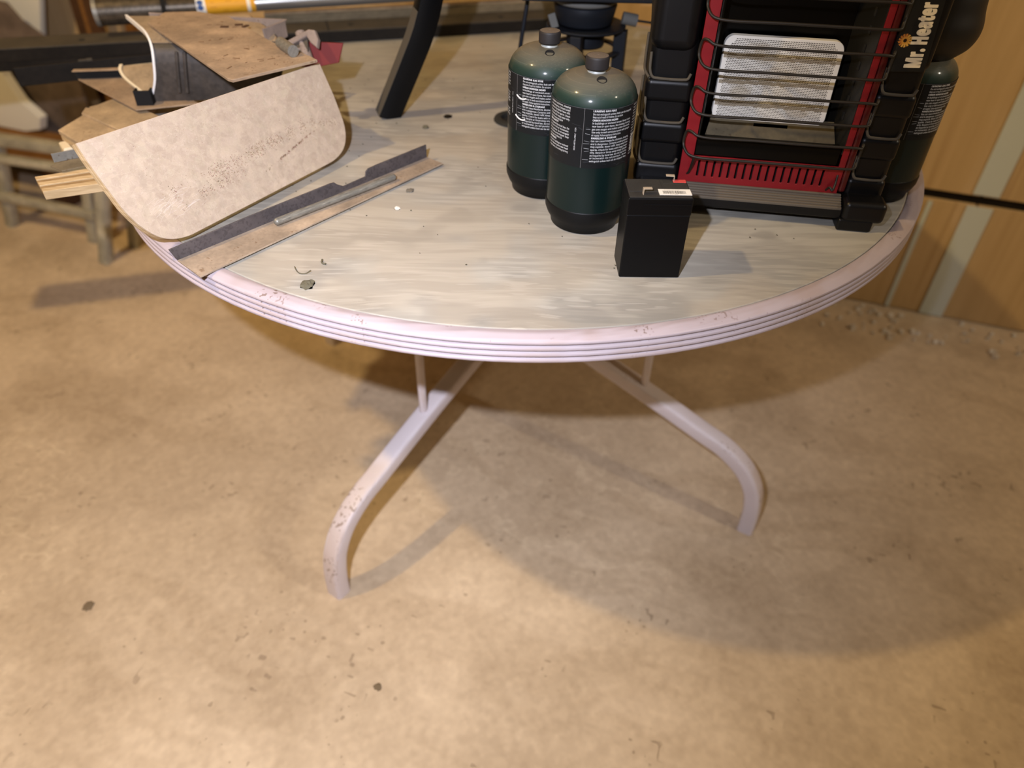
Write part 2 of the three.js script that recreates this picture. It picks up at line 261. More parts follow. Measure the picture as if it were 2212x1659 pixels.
// ------------------------------------------------------------------ materials
const std = (o) => new THREE.MeshStandardMaterial(o);
const phys = (o) => new THREE.MeshPhysicalMaterial(o);
const dull = (o) => phys({ specularIntensity: 0.38, ...o });   // old plastic and paint under a film of dust: weak gloss
const M = {
  floor: std({ map: texConcrete, roughness: 0.82, bumpMap: texConcreteBump, bumpScale: 0.0012 }),
  wall: std({ map: texPly, roughness: 0.85 }),
  plain: std({ color: 0x8f887c, map: rep(texDust, 1, 1), roughness: 0.95 }),
  strip: std({ color: 0xcbd2cc, roughness: 0.8 }),
  table: std({ map: texTable, roughness: 0.62 }),
  rim: std({ color: 0xd0cbce, map: texPaint, roughness: 0.6 }),
  leg: std({ color: 0xffffff, map: rep(texPaint, 0.5, 0.5), roughness: 0.5 }),
  holeRing: std({ color: 0x2c2a22, map: texDust, roughness: 0.9 }),
  board: std({ map: texBoard, roughness: 0.9 }),
  ply: std({ color: 0xe6dfd2, map: texWood, roughness: 0.9 }),
  plyDark: std({ color: 0xb3a48c, map: texWood, roughness: 0.9 }),
  plank: std({ color: 0xcbb08a, map: texDust, roughness: 0.9 }),
  dustTan: std({ color: 0xbfa486, map: texDust, roughness: 0.95 }),
  dustPale: std({ color: 0xbfa684, map: texDust, roughness: 0.95 }),
  darkPanel: std({ color: 0x57504a, map: texSteel, roughness: 0.55 }),
  white: std({ color: 0xe6e4e2, roughness: 0.6 }),
  cream: std({ color: 0xdccdae, roughness: 0.7 }),
  steelDark: dull({ color: 0x221e19, map: texSteel, roughness: 0.6 }),
  steelDust: std({ color: 0x50483a, map: texDust, roughness: 0.85 }),
  railDust: std({ color: 0x8f8065, map: texDust, roughness: 0.9 }),
  angle: std({ map: texRust, roughness: 0.6, metalness: 0.3 }),
  angleDust: std({ color: 0xbca78f, map: texDust, roughness: 0.95 }),
  zinc: std({ color: 0xa5a298, map: texDust, roughness: 0.45, metalness: 0.4 }),
  black: dull({ color: 0x0b0b0d, roughness: 0.42 }),
  blackMatt: dull({ color: 0x1a1a1b, roughness: 0.7 }),
  armFace: dull({ color: 0x08090b, roughness: 0.42 }),
  green: phys({ color: 0x0b1a19, roughness: 0.3, specularIntensity: 0.45, clearcoat: 0.12, clearcoatRoughness: 0.15 }),
  dome: phys({ map: texDome, roughness: 0.5, specularIntensity: 0.5, clearcoat: 0.35, clearcoatRoughness: 0.12 }),
  cup: dull({ color: 0x0d0e0f, roughness: 0.45 }),
  cap: std({ color: 0x242122, roughness: 0.6 }),
  capDust: std({ color: 0x7d6f60, map: rep(texDust, 0.08, 0.08), roughness: 0.95 }),
  valve: std({ color: 0xb8bcb8, roughness: 0.5, metalness: 0.3 }),
  label: dull({ map: texLabel, roughness: 0.38 }),
  barcode: std({ map: texBarcode, roughness: 0.6 }),
  brand: dull({ map: texBrand, roughness: 0.5 }),
  heaterBlack: dull({ color: 0x09090b, roughness: 0.4, specularIntensity: 0.7 }),
  heaterHump: dull({ color: 0x1d1a17, roughness: 0.5, specularIntensity: 0.8 }),
  ledge: std({ color: 0x4a443a, roughness: 0.85 }),
  barTop: std({ color: 0x5d554a, roughness: 0.75 }),
  red: std({ color: 0x810f19, roughness: 0.42 }),
  redEdge: std({ color: 0x4a1012, roughness: 0.25 }),
  inner: std({ color: 0x0c0b09, roughness: 0.28, metalness: 0.6 }),
  reflector: std({ color: 0x201f1c, roughness: 0.36, metalness: 0.25 }),
  dark: std({ color: 0x060606, roughness: 0.9 }),
  tile: std({ map: texTile, roughness: 0.8 }),
  tileSide: std({ color: 0xd6d1c6, roughness: 0.8 }),
  wire: std({ color: 0x2b2620, roughness: 0.5, metalness: 0.3 }),
  lip: std({ color: 0x6b6048, map: texDust, roughness: 0.8 }),
  redCard: std({ color: 0x6e1612, roughness: 0.6 }),
  clamp: std({ color: 0xa8968a, map: texDust, roughness: 0.9 }),
  stove: dull({ color: 0x202329, roughness: 0.55, metalness: 0.2 }),
  stoveDust: std({ color: 0x6a6a66, roughness: 0.8 }),
  pole: std({ color: 0xa9a8a6, roughness: 0.3, metalness: 0.75 }),
  poleDark: std({ color: 0x6e665a, map: texSteel, roughness: 0.4, metalness: 0.6 }),
  poleLabel: std({ map: texPole, roughness: 0.6 }),
  batt: dull({ color: 0x070708, roughness: 0.42 }),
  battTop: std({ color: 0x37342f, map: rep(texDust, 0.1, 0.1), roughness: 0.8 }),
  term: std({ color: 0xc9b9a2, roughness: 0.5, metalness: 0.4 }),
  redMark: std({ color: 0xc4423c, roughness: 0.7 }),
  sawhorse: std({ color: 0xd2cbb4, map: rep(texDust, 0.4, 0.4), roughness: 0.7 }),
  brownBoard: std({ color: 0x857468, map: texDust, roughness: 0.9 }),
  offWhite: std({ color: 0xe6e4da, roughness: 0.75 }),
  plankDark: std({ color: 0x5d4327, map: texWood, roughness: 0.9 }),
  plankTan: std({ color: 0xa07c4a, map: texWood, roughness: 0.9 }),
  dirt: std({ color: 0x75654e, roughness: 0.95 }),
  sliver: std({ color: 0x73573a, roughness: 0.95 }),
  chip: std({ color: 0x5b5645, roughness: 0.9 }),
  chipPale: std({ color: 0xd8d0c4, roughness: 0.9 }),
  bulb: std({ color: 0xfff0d0, emissive: WARM, emissiveIntensity: 9 }),
  bulbSoft: std({ color: 0xffffff, emissive: SOFT, emissiveIntensity: 8 }),
};

// ------------------------------------------------------------------ the room (its walls run 18 degrees off the camera's axes)
const ROOM = Math.atan2(-0.313, 0.95);           // turn of the room about y
const A0 = [1.385, 0, -1.62];                     // a point at the foot of the back wall
const roomPt = (s, y, n) => [A0[0] - 0.9498 * s - 0.3129 * n, y, A0[2] - 0.3129 * s + 0.9498 * n];
const place = (m, s, y, n) => { m.position.set(...roomPt(s, y, n)); m.rotation.y = ROOM; return m; };
const CS = 1.1, CN = 2.0;                         // middle of the room
place(struct('floor', box(7.0, 0.1, 5.0, 0), M.floor), CS, -0.05, CN);
place(struct('ceiling', box(7.0, 0.1, 5.0, 0), M.plain), CS, 2.95, CN);
const wallBack = place(struct('wall_back', box(7.0, 2.9, 0.1, 0, 0, 1.45, 0), M.plain), CS, 0, -0.066);
place(struct('wall_front', box(7.0, 2.9, 0.1, 0, 0, 1.45, 0), M.plain), CS, 0, 4.5);
place(struct('wall_right', box(0.1, 2.9, 4.6, 0, 0, 1.45, 0), M.plain), -2.4, 0, 2.2);
place(struct('wall_left', box(0.1, 2.9, 4.6, 0, 0, 1.45, 0), M.plain), 4.6, 0, 2.2);
{ // plywood sheets nailed to the back wall: local x runs to the right, so x = CS - s
  const sx = s => CS - s, seams = [-2.35, -0.97, 0.245, 1.465, 2.685, 4.55];
  for (let i = 0; i < seams.length - 1; i++) {
    const a = seams[i] + 0.002, b = seams[i + 1] - 0.002, w = b - a;
    for (const [y0, y1] of [[0.004, 0.331], [0.355, 1.6], [1.606, 2.89]]) part('panel', box(w, y1 - y0, 0.014, 0.002, sx((a + b) / 2), (y0 + y1) / 2, 0.057), M.wall, wallBack);
  }
  part('groove_backing', box(6.9, 0.03, 0.006, 0.001, 0, 0.343, 0.051), M.steelDark, wallBack, 'dark gap between the plywood sheets');
}
place(struct('trim_1', [box(0.06, 0.985, 0.004, 0.001, 0, 0.852, 0), box(0.06, 0.325, 0.004, 0.001, 0, 0.166, 0)], M.strip), 0.238, 0, 0.0005);
place(struct('trim_2', box(0.012, 0.32, 0.003, 0.001, 0, 0.166, 0), M.strip), 0.352, 0, 0.0005);

// ------------------------------------------------------------------ lamps
function bulb(label, p, mat, ceil) {
  const t = thing('light_bulb', label, 'light bulb', p);
  part('glass', lathe([[0.0005, -0.05], [0.018, -0.046], [0.029, -0.03], [0.031, -0.01], [0.026, 0.012], [0.015, 0.035], [0.013, 0.045]], 24), mat, t);
  part('socket', lathe([[0.0005, 0.04], [0.018, 0.04], [0.02, 0.05], [0.02, 0.09], [0.045, 0.1], [0.045, ceil - p[1]], [0.0005, ceil - p[1]]], 24), M.white, t);
}
bulb('bare warm bulb hanging from the ceiling left of the table', BULB_LEFT, M.bulb, 2.9);
bulb('bare white bulb hanging from the ceiling right of the camera', BULB_RIGHT, M.bulbSoft, 2.9);

// ------------------------------------------------------------------ the round table
const TC = [0.005, 0, -1.222], TR = 0.6236;
{
  const t = thing('round_table', 'round white patio table with ribbed edge and scuffed cream top', 'table', TC);
  part('tabletop', boxUV(lathe([[0.0005, 0.692], [0.596, 0.692], [0.6018, 0.7005], [0.6018, 0.7085], [0.6, 0.7095], [0.0005, 0.7095]], 128)), M.table, t);
  const prof = [[0.6028, 0.69], [0.6028, 0.7092], [0.6045, 0.7105], [0.609, 0.7115], [0.614, 0.7114], [0.6172, 0.7104]];
  for (let q = 0; q < 4; q++) { const yc = 0.7062 - 0.00775 * q; for (let k = 0; k <= 8; k++) { const a = Math.PI / 2 - Math.PI * k / 8; prof.push([0.6188 + 0.0048 * Math.cos(a), yc + 0.00365 * Math.sin(a)]); } prof.push([0.6176, yc - 0.00387]); }
  prof.push([0.612, 0.6785], [0.604, 0.679], [0.6028, 0.69]);
  part('rim', boxUV(toCreasedNormals(lathe(prof, 160), 0.8)), M.rim, t);
  part('rim_joint', box(0.004, 0.003, 0.017, 0.001, 0, 0.7108, 0.0, [0, 0, 0]).translate(0.0, 0, 0.6115).rotateY(Math.PI / 2 - 0.13 + 0.0), M.rim, t);
  part('umbrella_hole_ring', lathe([[0.02, 0.7], [0.0315, 0.7097], [0.0345, 0.711], [0.033, 0.7145], [0.026, 0.7165], [0.021, 0.715], [0.02, 0.7]], 40).translate(-0.011, 0, 0.026), M.holeRing, t);
  part('umbrella_hole_plug', new THREE.CylinderGeometry(0.021, 0.021, 0.008, 32).translate(-0.011, 0.7065, 0.026), M.dark, t);
  part('hub', [rod([0, 0.275, 0], [0, 0.335, 0], 0.034, 28)], M.leg, t);
  const prL = [[0.552, 0.0], [0.552, 0.03], [0.549, 0.07], [0.54, 0.108], [0.515, 0.148], [0.47, 0.180], [0.42, 0.197], [0.34, 0.224], [0.22, 0.262], [0.1, 0.296], [0.02, 0.316]];
  for (const deg of [124.44, 31.5, 304.44, 211.5]) {
    const c = Math.cos(deg * Math.PI / 180), s = Math.sin(deg * Math.PI / 180);
    const path = smooth(prL.map(([r, h]) => [r * c, h, r * s]), 46);
    part('leg', sweep(path, roundRect(0.034, 0.031, 0.0065), [-s, 0, c], true, 0.55), M.leg, t);
    part('strut', [rod([0.292 * c, 0.232, 0.292 * s], [0.292 * c, 0.694, 0.292 * s], 0.0075, 14), rod([0.292 * c, 0.684, 0.292 * s], [0.292 * c, 0.693, 0.292 * s], 0.018, 16)], M.leg, t);
  }
}

// ------------------------------------------------------------------ propane cylinders
function makeCylinder(label, p, spin, ventTurn, capped) {
  const t = thing('propane_cylinder', label, 'gas cylinder', p, spin);
  part('base_cup', lathe([[0.0005, 0.002], [0.036, 0.0], [0.0425, 0.001], [0.0435, 0.008], [0.0475, 0.014], [0.0505, 0.022], [0.0508, 0.031], [0.0495, 0.0325]], 64), M.cup, t);
  part('body', lathe([[0.0496, 0.03], [0.0498, 0.1], [0.0498, 0.158]], 64), M.green, t);
  const dome = []; for (let k = 0; k <= 22; k++) { const a = Math.PI / 2 * k / 22; dome.push([0.0095 + 0.0403 * Math.pow(Math.cos(a), 0.72), 0.156 + 0.029 * Math.sin(a)]); }
  const dg = lathe(dome.slice().reverse().reverse(), 64); { const uv = dg.attributes.uv; for (let i = 0; i < uv.count; i++) { const v = uv.getY(i), u = uv.getX(i); uv.setXY(i, u * 3, v); } }
  part('shoulder', dg, M.dome, t);
  part('vent', lathe([[0.0005, 0.0012], [0.0042, 0.0012], [0.0046, 0.0022], [0.0056, 0.0022], [0.0064, 0.0]], 24).applyMatrix4(new THREE.Matrix4().makeRotationX(0.42).setPosition(0, 0.1822, 0.0262)).rotateY(ventTurn - spin), M.dark, t);
  part('neck', lathe([[0.0105, 0.178], [0.0105, 0.1855], [0.0088, 0.187], [0.0088, 0.193]], 28), M.valve, t);
  const lab = new THREE.CylinderGeometry(0.0501, 0.0501, 0.0695, 72, 1, true).rotateY(Math.PI).translate(0, 0.1255, 0);
  part('label', lab, M.label, t);
  if (capped) {
    const c = part('cap', lathe([[0.0105, 0.1885], [0.0128, 0.1885], [0.0134, 0.19], [0.0136, 0.2], [0.0128, 0.202], [0.0122, 0.2024]], 36), M.cap, t);
    part('cap_top', lathe([[0.0005, 0.2022], [0.0018, 0.203], [0.0045, 0.2025], [0.0123, 0.2022], [0.0128, 0.2014]], 36), M.capDust, c);
  }
  return t;
}
makeCylinder('front green propane cylinder nearest the black battery, dusty dome and cap', [0.0875, TABLE_Y, -0.864], -0.06, 0.16, true);
{
  const c = makeCylinder('green propane cylinder standing half hidden behind the front cylinder', [0.036, TABLE_Y, -0.957], -0.65, 0.0, true);
  const arc = (a0, a1, y0, y1, r) => tube([0, 0.25, 0.5, 0.75, 1].map(k => { const a = a0 + (a1 - a0) * k, y = y0 + (y1 - y0) * k - 0.0025 * Math.sin(Math.PI * k); return [0.0503 * Math.sin(a), y, 0.0503 * Math.cos(a)]; }), r, 16, 6);
  part('torn_label_edge', arc(-0.22, 0.1, 0.1355, 0.1345, 0.0009), M.white, c); part('torn_label_edge', arc(-0.25, 0.08, 0.1105, 0.108, 0.0009), M.white, c);
}
makeCylinder('green propane cylinder screwed under the black regulator dome of the heater', [0.4995, TABLE_Y + 0.0019, -0.968], 0.05, 0.75, false);

// ------------------------------------------------------------------ battery
{
  const t = thing('battery', 'small black sealed battery with barcode sticker and two tab terminals', 'battery', [0.1543, TABLE_Y, -0.7488], 0.0226);
  part('case', box(0.0695, 0.079, 0.0465, 0.0015, 0, 0.0395, 0), M.batt, t);
  part('lid', [box(0.0705, 0.0205, 0.0475, 0.0015, 0, 0.0887, 0), box(0.052, 0.0016, 0.001, 0.0003, 0.008, 0.0915, 0.0239)], M.batt, t);
  part('lid_top', [box(0.0675, 0.0012, 0.0445, 0.0005, 0, 0.0991, 0), box(0.037, 0.0012, 0.028, 0.0005, -0.014, 0.0997, -0.005), box(0.024, 0.001, 0.011, 0.0004, 0.019, 0.0995, -0.016)], M.battTop, t);
  part('barcode_sticker', slab([[-0.0175, -0.0068], [0.0175, -0.0068], [0.0175, 0.0068], [-0.0175, 0.0068]], 0.0005, [0, 0, 0], [1, 0, 0], [0, 0, -1], 0), M.barcode, t);
  { const s = t.children[t.children.length - 1], g = s.geometry, p = g.attributes.position, uv = g.attributes.uv; for (let i = 0; i < p.count; i++) uv.setXY(i, p.getX(i) / 0.035 + 0.5, -p.getZ(i) / 0.0136 + 0.5); s.position.set(0.0165, 0.1004, 0.0105); }
  const tab = (x, z, turn) => { const g = [box(0.0008, 0.007, 0.005, 0.0003, 0, 0.1028, 0), box(0.0095, 0.0008, 0.005, 0.0003, 0.0045, 0.1062, 0)]; const m = part('terminal', g, M.term, t); m.position.set(x, 0, z); m.rotation.y = turn; return m; };
  tab(-0.0185, 0.0145, 0.05); tab(0.020, -0.0175, Math.PI - 0.1);
  part('red_mark', box(0.0145, 0.0012, 0.0065, 0.0004, 0.0262, 0.1001, -0.0165), M.redMark, t);
}

// ------------------------------------------------------------------ the radiant heater (u right, y up, n towards the viewer)
{
  const t = thing('gas_heater', 'black and red portable radiant gas heater with wire guard on the table', 'heater', [0.32, TABLE_Y, -0.87], -0.1397);
  const K = M.heaterBlack;
  part('body', [box(0.232, 0.07, 0.15, 0.01, -0.013, 0.048, -0.118), box(0.232, 0.31, 0.115, 0.012, -0.013, 0.225, -0.137)], K, t);
  // side columns of stepped plastic
  const colL = [box(0.056, 0.205, 0.16, 0.011, -0.1425, 0.112, -0.103)], colR = [box(0.046, 0.205, 0.05, 0.009, 0.1195, 0.112, -0.047)];
  const ledgeU = (x0, x1, y, n) => tube([[x0 - 0.001, y + 0.028, n - 0.004], [x0, y + 0.008, n], [x0 + 0.004, y + 0.001, n + 0.001], [x0 + 0.01, y, n + 0.0012], [x1 - 0.008, y, n + 0.0012], [x1 - 0.003, y + 0.001, n + 0.001], [x1, y + 0.007, n]], 0.0017, 36, 8);
  const sideL = (y, n) => tube([[-0.1735, y + 0.03, n - 0.075], [-0.1745, y + 0.01, n - 0.04], [-0.1735, y + 0.004, n - 0.012], [-0.168, y, n + 0.001]], 0.0017, 18, 8);
  [0.164, 0.112, 0.059].forEach((y, i) => {
    colL.push(box(0.0585, 0.03, 0.164, 0.008, -0.1427, y - 0.0155, -0.1022)); colR.push(box(0.048, 0.03, 0.053, 0.007, 0.1195, y - 0.0155, -0.0466));
    colL.push(ledgeU(-0.168, -0.1195, y, -0.0195), sideL(y, -0.0195)); colR.push(ledgeU(0.0985, 0.1385, y, -0.0195));
  });
  const cL = part('side_column', colL.slice(0, 1).concat(colL.filter((g, i) => i && g.type !== 'TubeGeometry')), K, t), cR = part('side_column', colR.filter(g => g.type !== 'TubeGeometry'), K, t);
  for (const g of colL) if (g.type === 'TubeGeometry') part('ledge', g, M.ledge, cL);
  for (const g of colR) if (g.type === 'TubeGeometry') part('ledge', g, M.ledge, cR);
  part('side_shield', box(0.0565, 0.19, 0.168, 0.016, -0.1445, 0.287, -0.1005), K, t);
  part('side_shield', box(0.05, 0.19, 0.056, 0.008, 0.1185, 0.285, -0.0455), K, t);
  part('top_cover', [box(0.316, 0.03, 0.17, 0.012, -0.013, 0.387, -0.11)], K, t);
  part('carry_handle', tube([[-0.11, 0.395, -0.11], [-0.1, 0.43, -0.11], [-0.05, 0.445, -0.11], [0.03, 0.445, -0.11], [0.08, 0.43, -0.11], [0.09, 0.395, -0.11]], 0.011, 40, 12), K, t);
  const bl = part('brand_plate', box(0.037, 0.144, 0.003, 0.001, 0, 0, 0), M.brand, t);
  { const p = bl.geometry.attributes.position, uv = bl.geometry.attributes.uv; for (let i = 0; i < p.count; i++) uv.setXY(i, p.getX(i) / 0.036 + 0.5, p.getY(i) / 0.144 + 0.5); bl.position.set(0.1135, 0.263, -0.0165); bl.rotation.set(-0.04, 0, 0.05); }
  // red face: a frame with the firebox opening, and slots below
  const face = new THREE.Shape(); [[-0.114, 0.034], [0.087, 0.034], [0.087, 0.372], [-0.114, 0.372]].forEach((p, i) => i ? face.lineTo(...p) : face.moveTo(...p)); face.closePath();
  const open = new THREE.Path(); [[-0.099, 0.0725], [-0.099, 0.352], [0.0795, 0.352], [0.0795, 0.0725]].forEach((p, i) => i ? open.lineTo(...p) : open.moveTo(...p)); open.closePath();
  const holes = [open];
  for (let i = 0; i < 17; i++) { const x = -0.0905 + i * 0.00962, h = new THREE.Path(), r = 0.0014; h.moveTo(x - r, 0.047); h.lineTo(x - r, 0.0668); h.lineTo(x + r, 0.0668); h.lineTo(x + r, 0.047); h.absarc(x, 0.047, r, 0, -Math.PI, true); holes.push(h); }
  part('red_face', slab(face, 0.0025, [0, 0, -0.018], [1, 0, 0], [0, 1, 0], 0.0004, holes), M.red, t);
  part('face_edge', box(0.008, 0.33, 0.007, 0.003, 0.0915, 0.205, -0.0195), M.redEdge, t);
  part('slot_backing', box(0.17, 0.032, 0.002, 0, -0.012, 0.056, -0.0285), M.dark, t);
  // firebox
  part('firebox', [box(0.182, 0.29, 0.003, 0, -0.011, 0.215, -0.0775), box(0.182, 0.003, 0.055, 0, -0.011, 0.3535, -0.05)], M.inner, t);
  part('reflector_side', [box(0.002, 0.27, 0.05, 0.0008, -0.0935, 0.222, -0.047, [0, -0.15, 0])], M.reflector, t);
  const rs = part('reflector_side', [box(0.002, 0.27, 0.058, 0.0008, 0.0712, 0.222, -0.048, [0, 0.3, 0])], M.reflector, t);
  for (let i = 0; i < 9; i++) part('vent_slot', box(0.0012, 0.0095, 0.0042, 0.0005, 0.0722, 0.128 + i * 0.0195, -0.0405, [0, 0.3, 0]), M.dark, rs);
  part('panel_below_tile', box(0.178, 0.024, 0.014, 0.003, -0.011, 0.0835, -0.027), M.inner, t);
  const lip = new THREE.Shape(); [[-0.088, 0], [0.072, 0], [0.067, 0.027], [-0.083, 0.027]].forEach((p, i) => i ? lip.lineTo(...p) : lip.moveTo(...p)); lip.closePath();
  const lh = new THREE.Path(); lh.moveTo(-0.03, 0.0148); lh.lineTo(-0.03, 0.0188); lh.lineTo(0.012, 0.0188); lh.lineTo(0.012, 0.0148); lh.closePath();
  part('burner_lip', slab(lip, 0.002, [0, 0.0935, -0.036], [1, 0, 0], [0, 0.82, -0.57], 0.0004, [lh]), M.lip, t);
  const tl = new THREE.Shape(), rw = 0.069, rh = 0.0495, q = 0.011;
  tl.moveTo(-rw + q, -rh); tl.lineTo(rw - q, -rh); tl.absarc(rw - q, -rh + q, q, -Math.PI / 2, 0); tl.lineTo(rw, rh - q); tl.absarc(rw - q, rh - q, q, 0, Math.PI / 2); tl.lineTo(-rw + q, rh); tl.absarc(-rw + q, rh - q, q, Math.PI / 2, Math.PI); tl.lineTo(-rw, -rh + q); tl.absarc(-rw + q, -rh + q, q, Math.PI, Math.PI * 1.5);
  const tg = slab(tl, 0.012, [0, 0, 0], [1, 0, 0], [0, 1, 0], 0.0006);
  { const p = tg.attributes.position, uv = tg.attributes.uv; for (let i = 0; i < p.count; i++) uv.setXY(i, p.getX(i) / 0.138 + 0.5, p.getY(i) / 0.099 + 0.5); }
  const tile = part('ceramic_tile', tg, M.tile, t, 'white perforated ceramic burner tile'); tile.position.set(-0.0145, 0.1585, -0.051); tile.rotation.x = -0.06;
  // wire guard: pairs of bars joined into loops that hook over the red face
  const y = i => 0.2375 - 0.02645 * i;
  for (const [a, b] of [[-1, 0], [1, 2], [3, 4], [5, 6]]) {
    const ya = y(a), yb = y(b), n = 0.001, pts = [];
    pts.push([-0.1, ya, n], [-0.03, ya, n + 0.0015], [0.04, ya, n + 0.0015], [0.088, ya, n], [0.094, ya - 0.001, n - 0.002], [0.0955, ya + 0.003, n - 0.006], [0.096, (ya + yb) / 2, n - 0.009], [0.0945, yb + 0.006, n - 0.006], [0.0925, yb + 0.001, n - 0.001], [0.087, yb, n], [0.04, yb, n + 0.0015], [-0.03, yb, n + 0.0015], [-0.1, yb, n],
      [-0.109, yb + 0.0025, n - 0.003], [-0.114, yb + 0.008, n - 0.008], [-0.1155, (ya + yb) / 2, n - 0.011], [-0.1135, ya + 0.002, n - 0.009], [-0.1085, ya + 0.0035, n - 0.004]);
    part('guard_wire', tube(pts, 0.00165, 150, 8, true), M.wire, t);
  }
  part('guard_wire', tube([[-0.1, y(6), 0.0], [-0.1005, 0.07, -0.004], [-0.101, 0.058, -0.012], [-0.102, 0.05, -0.017], [-0.104, 0.047, -0.02]], 0.00165, 24, 8), M.wire, t);
  part('guard_wire', tube([[0.0815, 0.062, -0.0185], [0.0805, 0.05, -0.014], [0.0785, 0.044, -0.011], [0.0755, 0.047, -0.014], [0.0725, 0.041, -0.0185]], 0.0014, 20, 8), M.wire, t);
  // foot bar
  const bar = []; bar.push(box(0.212, 0.014, 0.024, 0.003, -0.01, 0.02, -0.0095));
  part('foot_bar', bar, K, t);
  for (let i = 0; i < 6; i++) part('foot_bar_rib', box(0.203, 0.0042, 0.0042, 0.0013, -0.0085, 0.0265 + i * 0.0018, 0.0005 - i * 0.0036), M.barTop, t);
  part('bar_end', [box(0.052, 0.0275, 0.034, 0.007, 0.1205, 0.0255, -0.008)], K, t); part('bar_end', [box(0.05, 0.0275, 0.034, 0.007, -0.1405, 0.0255, -0.008)], K, t);
  part('foot', [box(0.043, 0.016, 0.03, 0.003, 0.1135, 0.0078, -0.007)], K, t); part('foot', [box(0.043, 0.016, 0.03, 0.003, -0.138, 0.0078, -0.007)], K, t);
  part('foot', box(0.25, 0.016, 0.03, 0.003, -0.012, 0.0078, -0.17), K, t);
  // regulator dome over the gas cylinder
  const dome = new THREE.LatheGeometry(new THREE.SplineCurve([[0.0005, 0.166], [0.014, 0.168], [0.0235, 0.176], [0.036, 0.187], [0.0455, 0.197], [0.0505, 0.209], [0.0512, 0.222], [0.0475, 0.238], [0.0445, 0.256], [0.038, 0.276], [0.026, 0.292], [0.01, 0.3], [0.0005, 0.301]].map(p => new THREE.Vector2(...p))).getPoints(60), 56).translate(0.168, 0, -0.122);
  part('regulator_dome', dome, M.heaterHump, t);
  part('dome_neck', box(0.042, 0.15, 0.075, 0.018, 0.142, 0.268, -0.1), M.heaterHump, t);
}

// ------------------------------------------------------------------ bent black bar standing on the table
{
  const t = thing('steel_bar', 'bent black square steel bar leaning upright at the middle of the table', 'metal bar', [0, 0, 0]);
  const c = [[-0.2155, 0.7105, -1.2], [-0.196, 0.75, -1.2], [-0.173, 0.797, -1.2], [-0.158, 0.828, -1.2], [-0.1495, 0.848, -1.2], [-0.142, 0.87, -1.2], [-0.136, 0.892, -1.2], [-0.128, 0.93, -1.2], [-0.098, 1.1, -1.2]];
  part('dusty_face', sweep(c.slice(0, 6), [[-0.0179, -0.0105], [-0.0186, -0.0105], [-0.0186, 0.0105], [-0.0179, 0.0105]].reverse(), [0.83, -0.4, -0.45], true, 0.3), M.ledge, t);
  part('tube', sweep(c, roundRect(0.036, 0.024, 0.0016, 2), [0.83, -0.4, -0.45], true, 0.5), M.armFace, t);
}

// ------------------------------------------------------------------ stove / burner stand behind the gas cylinders
{
  const P = [0.108, TABLE_Y, -1.3], t = thing('burner_stand', 'dark metal burner stand with ring plate and legs behind the gas cylinders', 'burner', P);
  const ring = (r0, r1, yy, h) => lathe([[r0, yy], [r1, yy], [r1 + 0.001, yy + h / 2], [r1, yy + h], [r0, yy + h], [r0, yy]], 56);
  part('ring_plate', ring(0.02, 0.064, 0.119, 0.0045), M.stove, t);
  part('burner_bowl', lathe([[0.0005, 0.1235], [0.044, 0.1235], [0.0455, 0.128], [0.049, 0.142], [0.0515, 0.1535], [0.046, 0.155], [0.0005, 0.155]], 48).translate(-0.004, 0, 0), M.stove, t);
  part('bowl_rim', lathe([[0.03, 0.155], [0.047, 0.155], [0.051, 0.158], [0.051, 0.162], [0.046, 0.166], [0.03, 0.168]], 48).translate(-0.004, 0, 0), M.stoveDust, t);
  part('top_plate', box(0.25, 0.006, 0.15, 0.002, 0.018, 0.1745, 0.0), M.stove, t);
  part('pot', lathe([[0.0005, 0.178], [0.034, 0.178], [0.036, 0.182], [0.036, 0.23], [0.0005, 0.23]], 40), M.stoveDust, t);
  for (const [x, a] of [[-0.056, 0.35], [0.018, -0.3]]) part('lug', box(0.012, 0.022, 0.003, 0.001, x, 0.135, 0.035, [0, 0, a]), M.stoveDust, t);
  part('knob', lathe([[0.0005, 0.09], [0.03, 0.09], [0.0315, 0.093], [0.0315, 0.107], [0.03, 0.11], [0.0005, 0.111]], 40), M.stove, t);
  part('stem', rod([-0.006, 0.045, 0.0], [-0.006, 0.092, 0.0], 0.0048, 16), M.valve, t);
  part('brace_ring', ring(0.05, 0.061, 0.084, 0.004), M.stove, t);
  for (const a of [-0.3, 2.7, 4.4]) part('leg', box(0.02, 0.119, 0.018, 0.0015, 0, 0.0595, 0).rotateY(a).translate(0.0585 * Math.cos(a), 0, -0.0585 * Math.sin(a)), M.stove, t);
  part('hose', tube([[-0.096, 0.176, 0.01], [-0.099, 0.15, 0.015], [-0.105, 0.11, 0.02], [-0.111, 0.06, 0.022], [-0.114, 0.004, 0.022]], 0.0034, 30, 8), M.stove, t);
  part('screw_knob', rod([0.058, 0.133, 0.0], [0.082, 0.129, 0.0], 0.0095, 18), M.stoveDust, t);
  part('pilot_rod', rod([0.082, 0.129, 0.0], [0.125, 0.122, -0.01], 0.0018, 8), M.stove, t);
}

